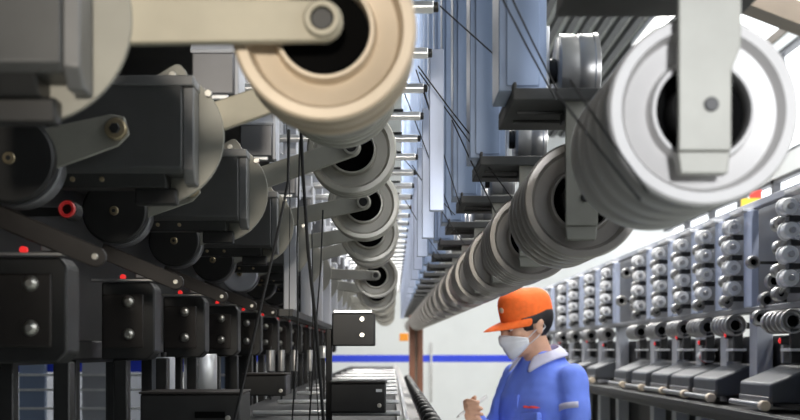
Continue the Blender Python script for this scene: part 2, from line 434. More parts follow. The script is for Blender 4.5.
for k in range(1, 15):
    y = uY[k]
    if k == 1:
        gl = 'largest round black guide disc with a brass bolt, below the biggest grey housing'
        ll = 'largest brown slanting lever below the largest round black disc'
        cl = 'largest brownish black clamp block with two bolts, in the lower left corner'
        g, l, c = g0, l0, c0
        g['label'], l['label'], c['label'] = gl, ll, cl
    else:
        o = ORD[k-2]
        g = dup(g0, (0,0,0), '%s round black guide disc in the row behind the largest disc' % o)
        l = dup(l0, (0,0,0), '%s brown slanting lever behind the largest slanting lever' % o)
        c = dup(c0, (0,0,0), '%s black clamp block with two bolts behind the largest block' % o)
        if k == 5:
            for ch in g.children:
                if ch.name.startswith('disc'): paint(ch, 'postgrey')
    g.location = (-.565, y-.13, EYE+.283); l.location = (0, y-.10, EYE); c.location = (0, y-.06, EYE)

p = pt(67, 209, 2.25)
t = thing('ring_lamp', 'small glowing red ring lamp between the two largest round black discs', 'lamp', p)
MB().lathe([(.009, -.004), (.013, -.006), (.015, 0), (.013, .006), (.009, .004), (.009, -.004)], (0,0,0), 'y', 24).build('light_ring', 'reddim', t)
MB().cyl((0,0,0), .0165, .004, .05, 'y', 20).build('lamp_body', 'dark', t)
MB().box(-.20, .0, .045, .055, -.008, .008).build('lamp_bracket', 'dark', t, .001)
# machine back frame and floor posts
t = thing('twisting_machine', 'long dark frame wall behind the housings of the left machine', 'machine frame')
MB().box(-.80, -.72, .9, 14, EYE-.03, EYE+1.5).build('frame_wall', 'dark', t)
MB().box(-.330, -.290, 3.8, 13, EYE+.10, EYE+.12).build('post_rail', 'dark', t)
MB().box(-.74, -.625, .9, 14, EYE-.02, EYE+.02).build('lower_rail', 'dark', t, .004)
MB().box(-.72, -.525, 1.2, 14, EYE+.36, EYE+.40).build('upper_rail', 'dark', t, .004)
MB().box(-.72, -.35, 1.2, 14, EYE+.57, EYE+.63).build('top_rail', 'dark', t, .004)
for i in range(18):
    y = 2.2 + .725*i*.5*1.32
    for xx, w in ((-.56, .014),):
        MB().box(xx-w, xx+w, y, y+.04, 0, EYE-.02).build('post', 'dark', t, .003)
    MB().box(-.74, -.70, y+.2, y+.24, 0, EYE-.02).build('post', 'dark', t, .003)

# cross rods, their hangers, upper and lower
rodY = [1.62+.365*i for i in range(34)]
def rod():
    t = thing('cross_rod', '', 'rod', (0, 0, EYE+.62), 'bright steel cross rods above the pulleys')
    MB().cyl((0,0,0), .0115, -.50, .075, 'x', 20).build('rod_tube', 'chrome', t)
    MB().cyl((0,0,0), .0095, .070, .084, 'x', 16).build('end_plug', 'dark', t)
    MB().box(-.02, .03, -.006, .006, .011, .018).build('clip', 'dark', t, .001)
    return t
q0 = rod()
for i, y in enumerate(rodY):
    lb = 'bright steel cross rod above the pulleys, %s from the camera end' % (ORD[i] if i < 26 else 'far')
    if i >= 26: lb = 'small far bright cross rod, %s beyond the twenty-sixth rod' % ORD[i-26]
    q = q0 if i == 0 else dup(q0, (0,0,0), lb)
    q['label'] = lb; q.location = (0, y, EYE+.62)
gp0 = tag(MB().box(.086, .119, 0, .03, EYE+.32, EYE+.69).build('hanger_strip', 'palebl', None, .002), '', 'strip', 'light grey strips at the rod ends')
for i in range(15):
    y = 2.98 + .73*i
    o = gp0 if i == 0 else gp0.copy()
    if i: C.objects.link(o)
    o.location = (0, y, 0); o['label'] = '%s light grey upright strip at the ends of the bright cross rods' % ORD[i]
# pale posts between the arms
pp0 = tag(MB().box(-.330, -.290, 0, .06, EYE+.12, EYE+1.6).build('machine_post', 'postgrey', None, .003), '', 'post', 'pale upright posts behind the swing arms')
for i in range(12):
    o = pp0 if i == 0 else pp0.copy()
    if i: C.objects.link(o)
    o.location = (0, 3.95+.725*i, 0); o['label'] = '%s pale upright post behind the swing arms of the left machine' % ORD[i]

# lower deck: bright rods, cover plate, black knobs
t = thing('machine_deck', 'low grey deck of the left machine with sloping rails on its aisle side', 'deck')
MB().box(-.45, .012, 2.75, 14, EYE-.20, EYE-.175).build('deck_plate', 'shelf', t, .003)
MB().prism([(.012, EYE-.165), (.075, EYE-.185), (.075, EYE-.21), (.012, EYE-.20)], 2.6, 14).build('aisle_rail', 'steel', t, .002)
MB().prism([(.03, EYE-.158), (.040, EYE-.160), (.040, EYE-.17), (.03, EYE-.168)], 2.6, 14).build('raised_rib', 'chrome', t, .001)
MB().box(-.43, .06, 3.0, 14, 0, EYE-.20).build('deck_base', 'dark', t)
dk = tag(MB().cyl((0,0,0), .0065, -.33, .02, 'x', 16).build('deck_rod', 'chrome', None), '', 'rod', 'bright rods across the low deck')
dY = [3.08, 3.75, 4.5, 5.0, 5.5, 6.1, 6.8, 7.6, 8.5, 9.5]
for i, y in enumerate(dY):
    o = dk if i == 0 else dk.copy()
    if i: C.objects.link(o)
    o.location = (0, y, EYE-.150); o['label'] = '%s bright rod lying across the low machine deck, counted from the camera' % ORD[i]
kn = thing('ball_stop', '', 'knob', (0,0,0), 'black knobs along the deck edge')
MB().ball((0,0,0), .021, (1, 1, .9), 16).build('knob_head', 'dark', kn)
MB().cyl((0,0,0), .008, -.045, -.008, 'z', 10).build('knob_stem', 'steel', kn)
for i in range(24):
    lb = '%s black round knob along the aisle edge of the low deck' % ORD[i]
    o = kn if i == 0 else dup(kn, (0,0,0), lb)
    o['label'] = lb; o.location = (.088, 2.7+.2*i, EYE-.158)
# boxes on the deck
def deck_box(name, label, x0, x1, y0, y1, z, depth, lab=False, hole=False):
    a = pt(x0, y1, z); b = pt(x1, y0, z)
    t = thing(name, label, 'box', (a.x, z, a.z))
    w, h = b.x-a.x, b.z-a.z
    MB().box(0, w, 0, depth, 0, h).build('box_body', 'dark', t, .004)
    MB().box(-.002, w+.002, -.003, depth, h, h+.004).build('box_lid', 'brownd', t, .001)
    if lab: MB().box(w*.82, w*.93, -.002, .001, h*.70, h*.80).build('label', 'labelw', t)
    MB().cyl((w*.88, 0, h*.25), .005, -.006, .001, 'y', 14).build('bolt', 'bolt', t)
    if hole: MB().box(w*.55, w*.85, -.003, .001, h*.25, h*.45).build('slot', 'black', t)
    return t
deck_box('control_box', 'flat black control box with a small white label, low beside the deck rods', 330, 386, 383, 413, 2.95, .12, lab=True)
deck_box('junction_box', 'black junction box with a dark slot at the bottom edge of the photo', 140, 240, 394, 426, 2.5, .18, hole=True)
deck_box('terminal_box', 'small black terminal box on the deck beside the long black cords', 243, 286, 375, 396, 3.35, .15)
# upper black block with two bolts
p = pt(332, 346, 3.0)
t = thing('bolted_block', 'black block with a bright top strip and two bolts above the control box', 'block', (p.x, 3.0, p.z))
MB().box(0, 43/F*3, 0, .10, 0, 33/F*3).build('block_body', 'dark', t, .003)
MB().box(.004, 40/F*3, -.006, .10, 33/F*3, 36/F*3).build('top_strip', 'chrome', t, .001)
for q in (11, 27): MB().cyl((30/F*3, 0, q/F*3), .006, -.007, .001, 'y', 16).build('bolt', 'bolt', t)
MB().box(-.016, -.002, .03, .06, -.24, .04).build('support_post', 'dark', t, .002)
# vertical steel cylinders below the clamp blocks
def canister(label, x0, x1, y0, y1, z, m='chrome'):
    a = pt(x0, y1, z); b = pt(x1, y0, z); r = (b.x-a.x)/2
    t = thing('yarn_canister', label, 'canister', ((a.x+b.x)/2, z, a.z), 'steel canisters below the clamp blocks')
    h = b.z-a.z
    MB().lathe([(0, 0), (r*.96, 0), (r, .003), (r, h-.004), (r*.95, h), (0, h)], (0,0,0), 'z', 40).build('canister_wall', m, t)
    MB().cyl((0, 0, 0), r*.25, h, h+.012, 'z', 20).build('cap_knob', 'dark', t)
    MB().cyl((0, 0, 0), r*.3, -(a.z-EYE+.20) if a.z-EYE+.20 > .01 else -.02, 0, 'z', 16).build('stem', 'dark', t)
    return t
canister('broad steel canister under the second small clamp block', 184, 217, 354, 392, 3.9)
canister('pale steel canister left of the broad canister', 152, 175, 357, 404, 3.3, 'postgrey')
for i, (x0, x1) in enumerate(((266, 275), (278, 285), (291, 298), (307, 313))):
    canister('%s narrow bright canister behind the long black cords' % ORD[i], x0, x1, 350, 371, 4.6, 'steel')
canister('short bright canister left of the black bolted block', 319, 329, 346, 358, 4.4)

# blue store rack seen through the machine's legs
t = thing('store_rack', 'blue and white store rack seen through the legs of the left machine', 'rack', (0, 7.0, 0))
for i in range(5):
    xx = -2.35 + .34*i
    MB().box(xx, xx+.14, 0, .05, 0, 1.55).build('upright', ('palebl', 'blue', 'postgrey')[i % 3], t, .004)
for z in (.9, 1.16, 1.26, 1.34): MB().box(-2.4, -.86, -.03, 0, z, z+.012).build('shelf_bar', 'labelw', t)
MB().box(-2.4, -.86, .06, .08, 1.36, 1.5).build('sign_board', 'stripe', t)

# black hanging cords in front of the left machine, yarns to the rollers
def strand(name, label, pts, r, m='yarn', cat='yarn', group=None):
    o = MB().tube([pt(*p) for p in pts], r, 6).build(name, m, None, ang=80); tag(o, label, cat, group); return o
cords = [([(289, 130, 2.55), (288, 182, 2.5), (274, 250, 2.45), (254, 335, 2.4), (230, 440, 2.35)], .0028, 'thick black cord slanting down leftwards over the dark machine'),
 ([(300, 110, 2.6), (303, 174, 2.6), (308, 250, 2.6), (316, 325, 2.6), (325, 440, 2.6)], .0034, 'thickest black cord hanging down past the grey pulleys'),
 ([(300, 140, 2.7), (297, 250, 2.7), (298, 330, 2.7), (291, 440, 2.7)], .0018, 'thin black cord hanging between the two thick cords'),
 ([(286, 110, 2.75), (290, 200, 2.75), (289, 330, 2.75)], .0010, 'finest dark cord hanging straight by the slanting thick cord'),
 ([(323, 210, 2.8), (321, 262, 2.8), (315, 340, 2.75), (308, 440, 2.7)], .0018, 'thin black cord right of the thickest cord, leaning left'),
 ([(312, 230, 2.8), (313, 330, 2.75), (320, 440, 2.7)], .0014, 'thin black cord crossing the thickest cord near the deck')]
for p, r, lb in cords: strand('hanging_yarn', lb, p, r, cat='cord', group='black cords in front of the left machine')
ya = [((440, 6, 2.36), (548, 100, 2.30), 'dark yarn from the top cross rod down to the first shelf plate'),
 ((498, -10, 1.75), (556, 100, 2.05), 'dark yarn crossing the nearest blue column steeply'),
 ((508, -10, 1.75), (557, 90, 2.05), 'dark yarn beside the steep yarn on the nearest blue column'),
 ((418, 66, 2.9), (484, 152, 3.0), 'upper dark yarn from beside the cream pulley to the second shelf plate'),
 ((419, 72, 3.0), (525, 215, 2.95), 'dark yarn running on past the second shelf plate to a grey roller'),
 ((416, 70, 3.1), (442, 145, 3.6), 'short dark yarn below the cream pulley on the pale columns'),
 ((404, 92, 3.4), (452, 215, 3.9), 'dark yarn over the pale columns to the third shelf plate'),
 ((422, 85, 3.1), (460, 205, 3.7), 'dark yarn just right of the cross rod ends'),
 ((396, 150, 4.2), (455, 215, 4.0), 'dark yarn from behind the grey pulleys to the third shelf'),
 ((412, 165, 4.4), (465, 245, 4.4), 'faint yarn across the blue columns above the rollers'),
 ((452, 120, 3.0), (505, 232, 3.0), 'yarn on the blue column running to the third grey roller'),
 ((405, 200, 5.0), (444, 262, 5.2), 'faint far yarn over the small blue columns'),
 ((570, 80, 1.44), (648, 192, 1.27), 'dark yarn crossing the grooves of the big white roller'),
 ((556, 92, 1.46), (640, 200, 1.27), 'second dark yarn crossing the grooves of the big white roller')]
for a, b, lb in ya:
    A, B = Vector(a), Vector(b); mid = (A+B)/2; mid.y += 1.5
    strand('yarn_strand', lb, [tuple(A), tuple(mid), tuple(B)], .0014 if a[2] < 2.5 else .0016, group='dark yarns running to the hanging rollers')

# ------------------------------------------------------------------ right rack
RKX = 1.5
def zat(px): return F*RKX/(px - VX)
cols = [797.5, 739.5, 711.6, 688, 665, 644, 610.8, 593.6, 577.7]
zc = [zat(c) for c in cols]
z = zc[-1]
for g in range(2):
    z += .75
    for i in range(1 if g == 0 else 4): z += .75 if i else (.0 if g == 0 else .4); zc.append(z)
zc = sorted(zc)
t = thing('machine_rack', 'long grey frame of the yarn machine standing along the right side', 'machine', (0,0,0))
zn, zf = 4.2, zc[-1]+.5
MB().box(RKX+.10, RKX+.16, zn, zf, .02, EYE+.06).build('back_panel', 'dark', t)
MB().box(RKX-.12, RKX+.10, zn, zf, EYE-.30, EYE-.235).build('lower_rail', 'dark', t, .005)
MB().box(RKX-.0, RKX+.08, zn, zf, EYE+.155, EYE+.18).build('upper_rail', 'cover', t, .004)
MB().box(RKX-.10, RKX+.2, zn, zf, 0, .12).build('plinth', 'dark', t, .005)
MB().box(RKX+.03, RKX+.07, zn, zf, EYE+.60, EYE+.63).build('top_rail', 'postgrey', t, .003)
MB().box(RKX+.10, RKX+.13, zn, zf, EYE+.18, EYE+.62).build('rear_panel', 'cover', t)
MB().box(RKX-.16, RKX-.13, zn, zf, EYE-.265, EYE-.235).build('front_bar', 'dark', t, .003)

def board():
    t = thing('column_board', '', 'board', (0,0,0), 'blue column boards of the right rack')
    MB().box(RKX+.0, RKX+.03, -.17, -.045, EYE+.18, EYE+.585).build('board_panel', 'palebl', t, .003)
    MB().box(RKX+.02, RKX+.09, -.17, -.06, .121, EYE+.154).build('lower_post', 'postgrey', t, .003)
    MB().box(RKX-.02, RKX+.03, -.10, .12, EYE+.586, EYE+.60).build('top_shelf', 'labelw', t, .002)
    for q in range(2): MB().box(RKX-.02, RKX+.018, .03+.10*q, .06+.10*q, EYE-.05, EYE+.08-.03*q).build('thread_guide', ('dark', 'steel')[q], t, .002)
    MB().box(RKX-.04, RKX+.02, -.02, .10, EYE-.005, EYE+.006).build('guide_bar', 'chrome', t, .001)
    return t
def grover():
    t = thing('tension_drum', '', 'drum', (0,0,0), 'small bright drums on the right rack')
    MB().lathe([(0,-.036),(.028,-.036),(.031,-.032),(.031,.020),(.036,.022),(.036,.034),(.02,.036),(0,.036)], (0,0,0), 'y', 24).build('drum_shell', 'labelw', t)  # metal drum; the white shell colour stands in for its highlights
    MB().box(.0, .045, -.020, .03, -.055, -.033).build('drum_bracket', 'dark', t, .002)
    MB().cyl((.0,0,0), .012, -.050, -.034, 'y', 14).build('drum_nose', 'steel', t)
    MB().tube([(.01, .05, -.02), (.0, .12, -.055)], .008, 8).build('feeler_arm', 'steel', t)
    fr = MB().lathe([(.011,.115),(.011,.10),(.026,.10),(.028,.104),(.028,.15),(.0,.152)], (.005, 0, -.052), 'y', 18).build('feeler_roll', 'steel', t)
    MB().cyl((.005, 0, -.052), .0112, .104, .14, 'y', 14).build('hub', 'black', fr)
    return t
def rackroller():
    t = thing('rack_roller', '', 'roller', (0,0,0), 'grooved rollers along the right rack')
    MB().lathe(roller_meshes(.047, 5, .060, 'grey'), (0,0,0), 'y', 40).build('roller', 'steel', t)
    MB().lathe([(0,.010),(.0235,.028),(.0235,.30),(0,.30)], (0,0,0), 'y', 24).build('hub', 'black', t)
    MB().box(-.008, .10, .10, .14, -.014, .014).build('roller_arm', 'dark', t, .002)
    return t
def tray():
    t = thing('yarn_tray', '', 'tray', (0,0,0), 'sloping grey trays of the right rack')
    MB().prism([(RKX-.11, EYE-.125), (RKX+.05, EYE-.06), (RKX+.08, EYE-.06), (RKX+.08, EYE-.20), (RKX-.11, EYE-.20)], .0, .42).build('tray_cover', 'trayp', t, .010)
    MB().box(RKX-.113, RKX-.106, .02, .42, EYE-.196, EYE-.175).build('front_strip', 'cover', t, .002)
    MB().cyl((RKX-.135, 0, EYE-.205), .020, -.03, .012, 'y', 16).build('end_piece', 'creamp', t)
    MB().cyl((RKX-.135, 0, EYE-.205), .012, .012, .45, 'y', 12).build('front_roll', 'cover', t)
    return t
def rlamp():
    t = thing('signal_lamp', '', 'lamp', (0,0,0), 'red signal lamps on the right rack')
    MB().ball((0,0,0), .012, (1,1,1), 14).build('bulb', 'red', t)
    MB().box(-.005, .06, -.014, .014, -.015, .015).build('lamp_body', 'dark', t, .002)
    return t
protos = dict(board=board(), drum=grover(), rr=rackroller(), tray=tray(), lamp=rlamp())
used = set()
def put(kind, loc, label):
    if kind not in used:
        used.add(kind); o = protos[kind]; o.location = loc; o['label'] = label
    else: o = dup(protos[kind], loc, label)
    return o
for j, z in enumerate(zc):
    o = ORD[j]
    put('board', (0, z-.02, 0), '%s pale blue column board from the near end of the right rack' % o)
    for r in range(4):
        jit = random.uniform(-.008, .008)
        put('drum', (RKX-.032+jit, z+.0+jit, EYE+.265+.088*r), 'small bright drum, %s from the bottom on the %s pale blue column board' % (ORD[r], o))
    put('rr', (RKX-.015, z, EYE+.107), '%s grooved roller from the near end of the right rack' % o)
    put('tray', (0, z-.03, 0), '%s sloping grey tray from the near end of the right rack' % o)
    if j % 3 != 2 or j < 3:
        put('lamp', (RKX-.03, z+.10, EYE+.045 + (.02 if j % 2 else -.01)), 'red signal lamp below the %s grooved roller of the right rack' % o)
# loose rings in the gaps between modules
def ring(label, px, py, z, r):
    p = pt(px, py, z)
    t = thing('idler_ring', label, 'pulley', p, 'idler rings in the rack gaps')
    R = r/F*z
    MB().lathe([(R*.5,.03),(R*.5,0),(R*.6,-.004),(R*.9,-.004),(R,.004),(R,.012),(R*.8,.018),(R*.8,.026),(R,.032),(R*.97,.04),(R*.5,.04)], (0,0,0), 'y', 32).build('ring', 'steel', t)
    MB().cyl((0,0,0), R*.5, .015, .03, 'y', 20).build('hub', 'black', t)
    MB().box(-.006, RKX+.12-p.x, .041, .05, -.006, .006).build('ring_arm', 'dark', t)
zz = zat(765)
for lb, x, y, r in (('upper idler ring of the slanting three in the near rack gap', 775, 281, 8.5), ('middle idler ring of the slanting three in the near rack gap', 768, 300, 8.5),
                    ('lower idler ring of the slanting three in the near rack gap', 761, 318, 8.5), ('topmost idler ring in the near rack gap beside the blue board', 754, 262, 6.5)):
    ring(lb, x, y, zz, r)
for lb, x, y, r in (('upper idler ring in the second rack gap', 627, 273, 5.5), ('lower idler ring in the second rack gap', 622, 301, 5.5), ('small idler ring low in the second rack gap', 634, 307, 4)):
    ring(lb, x, y, zat(628), r)
# pale motor with red band below the rollers
p = pt(710, 357, zat(705))
t = thing('winding_motor', 'pale pinkish motor barrel below the grooved rollers of the right rack', 'motor', p)
MB().cyl((0,0,0), .028, -.0, .16, 'y', 24).build('barrel', 'labelw', t)
MB().lathe([(.0285,.05),(.0295,.05),(.0295,.09),(.0285,.09)], (0,0,0), 'y', 24).build('red_band', 'redsign', t)
MB().box(-.01, .12, .06, .10, -.05, -.02).build('motor_foot', 'dark', t)

# ------------------------------------------------------------------ the worker
def remeshed(mb, name, m, parent, voxel=.008, smooth=4, fac=.5, ang=180):
    bmesh.ops.recalc_face_normals(mb.bm, faces=mb.bm.faces)
    me = bpy.data.meshes.new(name + '_raw'); mb.bm.to_mesh(me); mb.bm.free()
    tmp = bpy.data.objects.new(name + '_raw', me); C.objects.link(tmp)
    r = tmp.modifiers.new('r', 'REMESH'); r.mode = 'VOXEL'; r.voxel_size = voxel
    s = tmp.modifiers.new('s', 'SMOOTH'); s.factor = fac; s.iterations = smooth
    bpy.context.view_layer.update()
    dg = bpy.context.evaluated_depsgraph_get()
    out = bpy.data.meshes.new_from_object(tmp.evaluated_get(dg)); out.name = name
    bpy.data.objects.remove(tmp); bpy.data.meshes.remove(me)
    out.materials.clear()
    return link(name, out, m, parent, ang=ang)

def loft(mb, rings, n=28, sup=2.0):
    # rings: (cx, cy, cz, rx, ry) horizontal ellipses, capped
    rr = []
    for cx, cy, cz, rx, ry in rings:
        L = []
        for i in range(n):
            a = 2*PI*i/n; c, s_ = math.cos(a), math.sin(a)
            L.append(mb.bm.verts.new((cx + rx*math.copysign(abs(c)**(2/sup), c), cy + ry*math.copysign(abs(s_)**(2/sup), s_), cz)))
        rr.append(L)
    for a, b in zip(rr[:-1], rr[1:]):
        for i in range(n): mb.bm.faces.new((a[i], a[(i+1)%n], b[(i+1)%n], b[i]))
    mb.bm.faces.new(rr[0][::-1]); mb.bm.faces.new(rr[-1])
    return mb
def limb(mb, pts, rad, n=14):
    P = [Vector(p) for p in pts]; Q = []; R = []
    for i in range(len(P)-1):
        for k in range(6):
            t = k/6; Q.append(P[i].lerp(P[i+1], t)); R.append(rad[i]*(1-t)+rad[i+1]*t)
    Q.append(P[-1]); R.append(rad[-1])
    for q, r in zip(Q, R): mb.ball(q, r, seg=12)
    mb.tube(Q, R, n); return mb

OX, OY, YAW = .578, 4.95, math.radians(-57)
person = thing('person', 'person in an orange cap, white face mask and blue work jacket, looking down and writing', 'person', (OX, OY, 0))
person.rotation_euler = (0, 0, YAW); person.scale = (1, 1, 1.017)
HC = Vector((0, -.088, 1.543)); HR = Euler((math.radians(13), 0, math.radians(-10)), 'XYZ').to_matrix()
def H(p): return HC + HR @ Vector(p)
def head_xf(bm):
    bmesh.ops.transform(bm, matrix=Matrix.Translation(HC) @ HR.to_4x4(), verts=bm.verts); return bm

SHR, ELR, WRR = (-.168, .0, 1.350), (-.235, -.075, 1.085), (-.040, -.300, 1.205)
SHL, ELL, WRL = (.168, .0, 1.350), (.232, -.045, 1.065), (.080, -.255, 1.085)

def hand(mb, pc, u, v, nrm, bends, lens=(.034, .026, .021)):
    pc, u, v, nrm = Vector(pc), Vector(u).normalized(), Vector(v).normalized(), Vector(nrm).normalized()
    for k in range(5):
        q = -.035 + k*.0175
        mb.ball(pc + v*q*.9 + u*.0, .016, (1, 1, 1), 10)
        mb.tube([pc - u*.045 + v*q*.6, pc + u*.035 + v*q*.85], [.016, .0135], 10)
    scale = (.86, 1.0, 1.05, .95)
    for k in range(4):
        off = (-.031 + .0205*k)
        p = pc + u*.036 + v*off; a = 0; pts = [pc + v*off*.8, p]; rad = [.011, .0098]
        for s_, L in enumerate(lens):
            a += math.radians(bends[s_] + (3-k)*5)
            p = p + (u*math.cos(a) + nrm*math.sin(a))*L*scale[k]; pts.append(p); rad.append(.0092 - .0009*s_)
        mb.tube(pts, rad, 10); mb.ball(pts[-1], rad[-1], seg=10)
        for q, r in zip(pts[1:-1], rad[1:-1]): mb.ball(q, r, seg=10)
    p0 = pc - u*.028 + v*.034; d1 = (u*.55 + v*.55 + nrm*.45).normalized(); d2 = (u*.8 + v*.1 + nrm*.55).normalized()
    pts = [pc - u*.035 + v*.015, p0, p0 + d1*.036, p0 + d1*.036 + d2*.028]
    mb.tube(pts, [.014, .0125, .0105, .009], 10)
    for q, r in zip(pts, [.014, .0125, .0105, .009]): mb.ball(q, r, seg=10)
    return pts[-1]

# one continuous body
b = MB()
loft(b, [(0, .0, .84, .150, .105), (0, 0, .95, .160, .11), (0, -.005, 1.08, .140, .095), (0, -.01, 1.22, .155, .105), (0, -.005, 1.32, .160, .10), (0, 0, 1.375, .120, .075), (0, -.01, 1.41, .06, .055)])
limb(b, [(0, -.008, 1.36), (0, -.025, 1.43), H((0, .015, -.05))], [.062, .056, .055])
for sx in (-1, 1):
    limb(b, [(sx*.085, 0, .88), (sx*.095, -.01, .49), (sx*.10, .015, .085)], [.085, .060, .042])
    limb(b, [(sx*.10, .02, .06), (sx*.115, -.13, .045)], [.045, .036])
limb(b, [SHR, ELR, WRR], [.052, .042, .027]); limb(b, [SHL, ELL, WRL], [.052, .042, .027])
# head: skull, face, jaw, nose, ears
hb = MB()
hb.ball((0, .012, .035), 1, (.076, .095, .088), 28); hb.ball((0, -.028, -.01), 1, (.066, .064, .075), 24)
hb.ball((0, -.036, -.062), 1, (.050, .052, .045), 20); hb.ball((0, -.062, -.088), 1, (.022, .020, .018), 14)
hb.ball((0, -.070, .022), 1, (.055, .022, .020), 16)
hb.tube([(0, -.084, .015), (0, -.100, -.018), (0, -.106, -.030)], [.010, .013, .014], 10); hb.ball((0, -.103, -.032), .015, seg=12)
hb.tube([(-.02, -.088, -.064), (.02, -.088, -.064)], [.008, .008], 8)
for sx in (-1, 1):
    hb.ball((sx*.038, -.066, -.012), 1, (.026, .022, .022), 14)
    hb.ball((sx*.077, .012, -.008), 1, (.010, .018, .030), 14)
    hb.ball((sx*.080, .020, .008), 1, (.011, .016, .016), 12)
head_xf(hb.bm); me_ = bpy.data.meshes.new('hd'); hb.bm.to_mesh(me_); b.bm.from_mesh(me_); bpy.data.meshes.remove(me_)
# hands
pr = Vector((-.012, -.338, 1.232))
tip = hand(b, pr, (.45, -.80, .25), (.15, -.25, .95), (.85, .45, -.1), (38, 42, 30))
pl = Vector((.035, -.300, 1.098))
hand(b, pl, (-.65, -.72, .12), (.35, -.35, .85), (-.55, .60, .55), (25, 35, 30))
remeshed(b, 'body', 'skin', person, .0055, 4, .5)

# jacket: torso and sleeves as one cloth surface
j = MB()
loft(j, [(0, .0, .80, .178, .132), (0, 0, .90, .182, .135), (0, -.005, 1.05, .178, .128), (0, -.012, 1.18, .186, .130), (0, -.012, 1.27, .184, .122), (0, -.006, 1.335, .165, .104), (0, .0, 1.385, .135, .088), (0, -.004, 1.42, .095, .074), (0, -.010, 1.45, .072, .066)], 32, 2.3)
limb(j, [(-.135, .0, 1.340), SHR, (-.205, -.03, 1.22), ELR], [.052, .058, .056, .052]); limb(j, [ELR, (-.12, -.205, 1.155), tuple(Vector(WRR) + Vector((-.012, .012, -.006)))], [.054, .047, .038])
limb(j, [(.135, .0, 1.340), SHL, (.205, -.018, 1.22), ELL], [.052, .058, .056, .052]); limb(j, [ELL, (.15, -.16, 1.10), WRL], [.054, .047, .038])
jk = remeshed(j, 'jacket', 'jacket', person, .009, 4, .5)
from mathutils import noise
for v in jk.data.vertices:      # cloth folds, stronger round the elbows and waist
    c = v.co; k = .35 + .65*min(1, max(0, (1.34-c.z)/.2))
    f_ = noise.noise(Vector((c.x*9 + c.z*13, c.y*8, c.z*16 - c.x*9))) + .5*noise.noise(Vector((c.x*22, c.y*20 + c.z*18, c.z*30)))
    v.co = c + v.normal*(.0075*k*f_)
# collar: folded band round the neck with two pointed flaps
col = MB(); n = 22; inn, out = [], []
for i in range(n+1):
    a = math.radians(-90 + 22 + (360-44)*i/n); e = abs(i/n-.5)*2
    inn.append((.066*math.cos(a), -.016 + .062*math.sin(a), 1.478 - .045*e))
    k = 1 + .25*e**6
    out.append((.110*math.cos(a)*k, -.008 + .094*math.sin(a)*k - .016*e**3, 1.438 - .025*e - .060*e**5))
vi = [col.bm.verts.new(p) for p in inn]; vo = [col.bm.verts.new(p) for p in out]
for i in range(n): col.bm.faces.new((vi[i], vo[i], vo[i+1], vi[i+1]))
c_ = col.build('collar', 'collar', jk, ang=60); s_ = c_.modifiers.new('thick', 'SOLIDIFY'); s_.thickness = .010; s_.offset = 1
s2 = c_.modifiers.new('sub', 'SUBSURF'); s2.levels = 1; s2.render_levels = 1
# collar stand inside, shirt at the throat, front placket
col = MB(); col.prism([(-.034, 1.40), (0, 1.28), (.034, 1.40), (.02, 1.415), (-.02, 1.415)], -.118, -.070)
for v in col.bm.verts: v.co.y += (v.co.z - 1.30)*.42 if v.co.z > 1.3 else 0
col.build('shirt_front', 'shirt', person, .004)
pk = MB(); pk.prism([(-.012, .82), (.012, .82), (.012, 1.29), (-.012, 1.29)], -.148, -.125)
for v in pk.bm.verts: v.co.y += .012 if v.co.z > 1.2 else 0
pk.build('placket', 'jacket', jk, .003)
po = MB().box(.045, .135, -.139, -.120, 1.125, 1.225).build('chest_pocket', 'jacket', jk, .004)
MB().box(.043, .137, -.146, -.124, 1.197, 1.230).build('pocket_flap', 'jacket', po, .004)
lt = MB()
for q in range(6): lt.box(.052+.013*q, .060+.013*q, -.142, -.122, 1.244 + .002*(q % 2), 1.252 - .002*(q % 3))
lt.build('chest_lettering', 'redsign', jk)
# pale strip on the near sleeve, follows the arm
sp = MB(); a0 = Vector((.206, -.014, 1.255)); ax = (Vector(ELL) - Vector(SHL)).normalized()
us = Vector((0, -1, 0)); us = (us - ax*us.dot(ax)).normalized(); vs = ax.cross(us)
R_ = .0645; va, vb = [], []
for i in range(9):
    a = math.radians(-55 + 95*i/8); d = us*math.cos(a) - vs*math.sin(a) if False else us*math.cos(a) + vs*math.sin(a)
    va.append(sp.bm.verts.new(a0 + d*R_)); vb.append(sp.bm.verts.new(a0 + ax*.022 + d*(R_-.0008)))
for i in range(8): sp.bm.faces.new((va[i], va[i+1], vb[i+1], vb[i]))
q_ = sp.build('sleeve_strip', 'collar', jk, ang=80); m_ = q_.modifiers.new('thick', 'SOLIDIFY'); m_.thickness = .006; m_.offset = 0
# trousers and shoes
tr = MB(); loft(tr, [(0, 0, .80, .150, .115), (0, 0, .90, .158, .118), (0, 0, .98, .150, .112)])
for sx in (-1, 1): limb(tr, [(sx*.085, 0, .86), (sx*.095, -.01, .49), (sx*.10, .012, .10)], [.098, .078, .066])
remeshed(tr, 'trousers', 'trouser', person, .01, 4)
for sx in (-1, 1):
    sh = MB(); loft(sh, [(sx*.105, -.05, .0, .048, .135), (sx*.105, -.05, .03, .050, .138), (sx*.104, -.035, .075, .044, .105), (sx*.101, .01, .12, .043, .055)], 24, 2.4)
    sh.build('shoe', 'shoe', person, ang=50)

